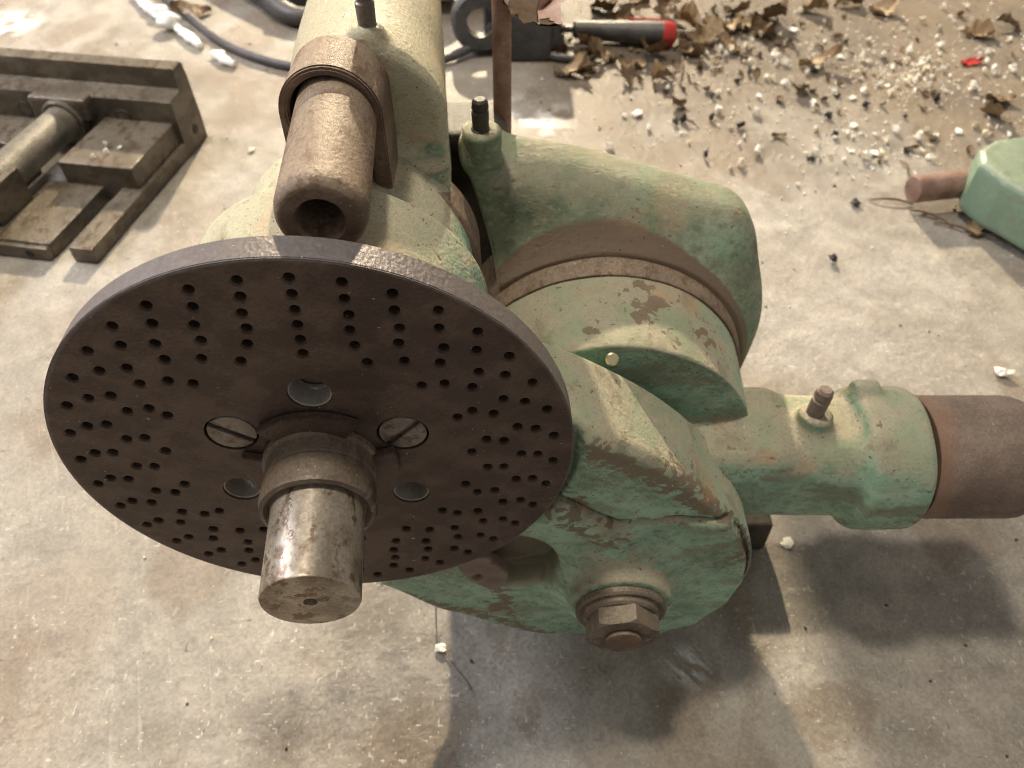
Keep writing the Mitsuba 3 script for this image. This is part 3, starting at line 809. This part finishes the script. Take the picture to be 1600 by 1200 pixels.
# green casting at the right edge with its steel pin
GT = 'green_casting'
tag(GT, 'smooth green painted casting with a steel pin at the right edge', 'machine part')
pts = [(.352, .525), (.345, .505), (.352, .480), (.40, .40), (.52, .40), (.56, .52), (.42, .548), (.37, .540)]


def f_green(X, Y, Z):
    q = s_poly(X, Y, pts) + .006
    l = np.abs(Z - .027) - .021 + .006
    d = np.minimum(np.maximum(q, l), 0) + np.hypot(np.maximum(q, 0), np.maximum(l, 0)) - .006
    return d - rough(X, Y, Z, .0006, 60, 8)


obj('body', nets(f_green, (.335, .385, .002), (.57, .56, .056), .002), 'far_paint', GT, True)
obj('base', rbox(.385, .52, .39, .50, .0005, .0075, .002), 'grimy_iron', GT, 30)
obj('pin', rod(0, .066, .0105, .0012, (.375, .5265, .0185), (-1, -.16, -.02), 32), 'rod_rust', GT, 30)

# ------------------------------------------------------------------ litter
LEAF = 'dry leaves on the far floor'
spots = [(.0911, .778, .045, .03), (.072, .760, .040, .030), (.060, .745, .045, .024), (.125, .765, .034, .022), (.142, .782, .045, .028), (.1477, .735, .04, .02), (.11, .735, .05, .018), (.155, .68, .028, .018), (.185, .79, .04, .028),
         (.20, .815, .04, .03), (.215, .838, .045, .03), (.235, .85, .04, .034), (.255, .865, .05, .03), (.225, .80, .034, .024), (.27, .842, .04, .03), (.25, .89, .05, .03), (.29, .875, .045, .03), (.19, .86, .05, .034), (.17, .885, .05, .03),
         (.075, .80, .04, .03), (.05, .785, .038, .028), (.42, .90, .05, .03), (.50, .84, .05, .03), (.54, .86, .045, .026), (.385, .92, .05, .03), (.2786, .71, .034, .018), (.31, .765, .05, .02), (.46, .69, .04, .02), (.44, .66, .035, .02), (.34, .90, .05, .03), (.12, .86, .05, .03), (.10, .90, .055, .035), (.14, .93, .05, .03), (.38, .51, .028, .012), (.352, .485, .03, .012)]
for i, (x, y, L, W) in enumerate(spots):
    m = put(leaf(L * (.55 + .3 * rng.random()), W * (.6 + .4 * rng.random()), .2 + .4 * rng.random(), .3 + .4 * rng.random(), 20 + i, 1), x, y, 0, rng.uniform(0, 6.28), rng.uniform(-.25, .25), rng.uniform(-.2, .2))
    pale = rng.random() < .42
    k = obj('dry_leaf', m, 'leaf_pale' if pale else 'leaf_brown', None, 60)
    where = 'under the steel pin of the green casting' if y < .55 else 'at the far right behind the crumb pile' if x > .33 else 'in the far litter pile right of the screwdriver' if x > .16 and y > .79 else 'in front of the screwdriver handle' if x > .10 and y < .80 else 'on the bare floor among crumbs' if y < .74 else 'beside the dark tool and screwdriver' if y < .83 else 'at the top edge behind the screwdriver'
    tag(k, ('pale tan' if pale else 'dark brown') + ' curled dry leaf ' + where, 'leaf', LEAF)
k = obj('dry_leaf', put(leaf(.042, .026, .3, .3, 77, 1), -.358, .892, 0, .4, .2), 'leaf_brown', None, 60)
tag(k, 'single brown dry leaf beyond the power cord at the upper left', 'leaf')
k = obj('dry_leaf', put(leaf(.030, .020, .2, .2, 78), -.372, .735, 0, 2.3, .1), 'leaf_pale', None, 60)
tag(k, 'small pale orange leaf scrap just behind the vise jaw', 'leaf')
k = obj('dry_leaf', put(leaf(.028, .012, .2, .2, 79), .467, .772, 0, .3, .1), 'red_plastic', None, 60)
tag(k, 'small red scrap among the crumbs at the upper right', 'scrap')


def crumb(r, seed):
    g = np.random.default_rng(seed)
    m = trimesh.creation.icosphere(1, r)
    m.vertices *= np.clip(1 + .34 * g.standard_normal((len(m.vertices), 1)), .45, 1.7)
    m.vertices *= g.uniform(.5, 1.35, 3)
    return m


shapes = {}
for i in range(10):
    for w in ('crumb_white', 'crumb_cream'):
        m = crumb(.0028, i + (50 if w == 'crumb_cream' else 0)); m.apply_translation([0, 0, -m.vertices[:, 2].min()])
        shapes[i, w] = mikit.ply(m, w, smooth=False)
CR = [(.3933, .7427, .035, .030, 62), (.41, .79, .05, .04, 22), (.3032, .6143, .022, .02, 22), (.30, .59, .02, .012, 10), (.2786, .7158, .06, .05, 16), (.26, .80, .04, .035, 26), (.4796, .8323, .05, .05, 18), (.4437, .6537, .03, .03, 14), (.2418, .6901, .05, .05, 12),
      (.2056, .7, .07, .07, 12), (.22, .60, .07, .05, 14), (.52, .75, .05, .06, 16), (.40, .60, .04, .03, 10), (.14, .65, .03, .02, 7), (.33, .86, .05, .04, 14)]
PLACE = ['in the dense pile at the upper right', 'just behind the dense pile', 'in the cluster left of the green casting', 'in front of the green casting cluster', 'in the open middle of the littered floor', 'among the leaves right of the screwdriver',
         'in the far right group behind the pile', 'in the group behind the green casting', 'left of the dense pile', 'on the floor in front of the leaf litter', 'on the open floor behind the green housing', 'right of the dense pile', 'beside the steel pin', 'near the white spill behind the housing', 'at the top edge between leaves']
for (cx, cy, sx, sy, nn), plc in zip(CR, PLACE):
    for _ in range(nn):
        x, y = cx + sx * rng.standard_normal(), cy + sy * rng.standard_normal()
        w = 'crumb_white' if rng.random() < .62 else 'crumb_cream'
        i, s = int(rng.integers(10)), float(.42 + .7 * rng.random() ** 1.7)
        n_ = sum(1 for q in labels if q.startswith('white_crumb'))
        key = 'white_crumb' if n_ == 0 else f'white_crumb_{n_:03d}'
        scene[key] = {**shapes[i, w], 'to_world': T().translate([x, y, .0002]).rotate([0, 0, 1], float(rng.uniform(0, 360))).scale(s)}
        tag(key, ('tiny white crumb ' if w == 'crumb_white' else 'tiny cream coloured crumb ') + plc, 'crumb', 'crumbs scattered on the floor')
# finest crumbs between them, past counting
parts = []
for _ in range(900):
    q = CR[int(rng.choice(len(CR), p=np.array([c_[4] for c_ in CR]) / sum(c_[4] for c_ in CR)))]
    m = trimesh.creation.icosahedron(); m.vertices *= np.clip(1 + .3 * rng.standard_normal((12, 1)), .5, 1.6); m.apply_scale(rng.uniform(.0005, .0013))
    m.apply_translation([q[0] + 1.35 * q[2] * rng.standard_normal(), q[1] + 1.35 * q[3] * rng.standard_normal(), .0006]); parts.append(m)
k = obj('fine_crumbs', cat(*parts), 'crumb_white', None, False)
tag(k, 'finest pale crumbs strewn between the larger crumbs', 'crumbs', kind='stuff')
for x, y, s_ in [(-.318, .545, .55), (-.326, .538, .45), (-.311, .553, .4), (-.322, .555, .5)]:
    i = int(rng.integers(10))
    n_ = sum(1 for q in labels if q.startswith('white_crumb'))
    key = f'white_crumb_{n_:03d}'
    scene[key] = {**shapes[i, 'crumb_white'], 'to_world': T().translate([x, y, .0314]).scale(s_)}
    tag(key, 'tiny white crumb lying on the step of the vise jaw', 'crumb', 'white crumbs on the vise')
# single crumbs
for x, y, s, what in [(.3077, .3335, 1.35, 'white paint chip on the floor beyond the brown spindle'), (.1434, .2124, .75, 'white chip on the floor under the green arm'), (-.0331, .1555, .8, 'white crumb on the thin wire at the lower edge of the machine'),
                      (-.2253, .602, 1.3, 'white crumb on the floor right of the vise'), (-.262, .352, .8, 'white crumb on the floor left of the index plate'), (.2335, .4477, .9, 'white crumb on the bare floor right of the green housing')]:
    i = int(rng.integers(10))
    n_ = sum(1 for q in labels if q.startswith('white_crumb'))
    key = f'white_crumb_{n_:03d}'
    scene[key] = {**shapes[i, 'crumb_white'], 'to_world': T().translate([x, y, .0002]).scale([s, s, s * .5])}
    tag(key, what, 'crumb')
# dark pellets
for x, y in [(.2721, .5211), (.2335, .4477), (.255, .588), (.165, .59), (.182, .655), (.148, .648), (.235, .745), (.33, .68), (.36, .66), (.29, .66), (.22, .73), (.40, .69), (.30, .75), (.19, .70), (.34, .60), (.285, .625), (.156, .652), (.43, .59), (.205, .64), (.31, .70)]:
    m = crumb(.0030 if y > .5 else .0024, int(x * 1e4)); m.apply_translation([x, y, -m.vertices[:, 2].min() + .0002])
    k = obj('dark_pellet', m, 'pellet_black', None, 60)
    near_ = 'on the bare floor left of the steel pin' if y < .54 and x > .25 else 'on the bare floor right of the green housing' if y < .5 else 'among crumbs behind the green housing' if x < .24 else 'among crumbs on the right part of the floor'
    tag(k, 'small round black pellet ' + near_, 'pellet', 'black pellets on the floor')
# foam along the cord
for j, (pts_, r_) in enumerate([([(-.437, .955), (-.405, .912), (-.378, .878)], .0065), ([(-.36, .862), (-.335, .832), (-.318, .812)], .006), ([(-.302, .795), (-.285, .780), (-.272, .771)], .005)]):
    m = tube([(x - .006, y - .008, .004) for x, y in pts_], [r_ * .6, r_, r_ * .6], 9, 14)
    m.vertices += .0016 * (meshkit.noise(m.vertices * 160, 4)[:, None] - .5) * 2 * [1, 1, .5]
    m.vertices[:, 2] = np.maximum(m.vertices[:, 2], .0003)
    k = obj('foam_strip', m, 'white_foam', None, True)
    tag(k, ['longest white foam strip beside the far end of the cord', 'middle white foam strip along the cord', 'short white foam strip nearest the tower along the cord'][j], 'foam')
for j, (x, y, r_) in enumerate([(-.372, .855, .011), (-.392, .886, .009), (-.30, .783, .006), (-.383, .768, .003)]):
    m = trimesh.creation.icosphere(3, r_)
    m.vertices *= (1 + .5 * (meshkit.noise(m.vertices / r_ * 1.7 + j * 5, j)[:, None] - .5)) * [1.15, .9, .75]
    m.apply_translation([x, y, -m.vertices[:, 2].min() + .0003])
    k = obj('foam_lump', m, 'white_foam', None, True)
    tag(k, ['largest white foam lump beside the cord', 'second white foam lump further up the cord', 'small white foam lump at the end of the short strip', 'tiny white foam bead apart from the cord'][j], 'foam')
# twigs and wire
k = obj('thin_wire', tube([(-.0365, .176, .012), (-.0365, .170, .004), (-.034, .157, .0011), (-.026, .146, .0009), (-.019, .1365, .0009)], .00035, 8, 40), 'wire_grey', None, True)
tag(k, 'thin bent wire on the floor under the machine', 'wire')
for j, (a, b) in enumerate([((.285, .526), (.318, .520)), ((.312, .512), (.338, .490)), ((.318, .505), (.330, .500)), ((.325, .495), (.352, .478)), ((.162, .72), (.176, .80)), ((.330, .585), (.328, .56)), ((.150, .655), (.168, .640))]):
    mid = ((a[0] + b[0]) / 2 + .002, (a[1] + b[1]) / 2, .004)
    k = obj('twig', tube([(*a, .0012), mid, (*b, .0012)], [.0006, .001, .0005], 7, 10), 'twig_bark', None, True)
    tag(k, ['thin twig pointing left from the tip of the steel pin', 'longer twig in front of the steel pin', 'short twig beside the tip of the steel pin', 'twig nearest the green casting', 'long thin stem standing out of the leaf litter', 'tiny twig behind the steel pin', 'short dark twig on the floor behind the green housing'][j], 'twig', 'twigs on the floor')
# chaff: crumbled leaf among the leaves
parts = []
for _ in range(170):
    cx, cy, sx, sy = [(.235, .85, .05, .03), (.15, .76, .05, .03), (.10, .80, .05, .04), (.42, .86, .10, .06), (.28, .78, .08, .06), (.36, .62, .06, .04)][int(rng.choice(6, p=[.34, .2, .16, .12, .12, .06]))]
    m = leaf(rng.uniform(.004, .013), rng.uniform(.003, .008), .4, .4, int(rng.integers(1e6)))
    parts.append(put(m, cx + sx * rng.standard_normal(), cy + sy * rng.standard_normal(), 0, rng.uniform(0, 6.3), rng.uniform(-.6, .6), rng.uniform(-.5, .5)))
k = obj('leaf_chaff', cat(*parts), 'leaf_brown', None, 60)
tag(k, 'crumbled brown leaf chaff spread among the dry leaves', 'chaff', kind='stuff')
# grit
parts = []
for _ in range(1500):
    x, y = rng.uniform(-.5, .62), rng.uniform(.08, 1.05)
    if rng.random() > .25 + .75 * np.clip((x + .1) * 1.2 + (y - .5) * .9, 0, 1): continue
    m = trimesh.creation.icosahedron(); m.apply_scale(rng.uniform(.0003, .0011) * (1 + .5 * (y > .5))); m.vertices *= rng.uniform(.6, 1.3, (12, 1))
    m.apply_translation([x, y, .0003]); parts.append(m)
half = len(parts) // 2
k = obj('pale_grit', cat(*parts[:half]), 'crumb_cream', None, False)
tag(k, 'fine pale grit spread over the concrete', 'grit', kind='stuff')
k = obj('dark_grit', cat(*parts[half:]), 'twig_bark', None, False)
tag(k, 'fine dark grit spread over the concrete', 'grit', kind='stuff')
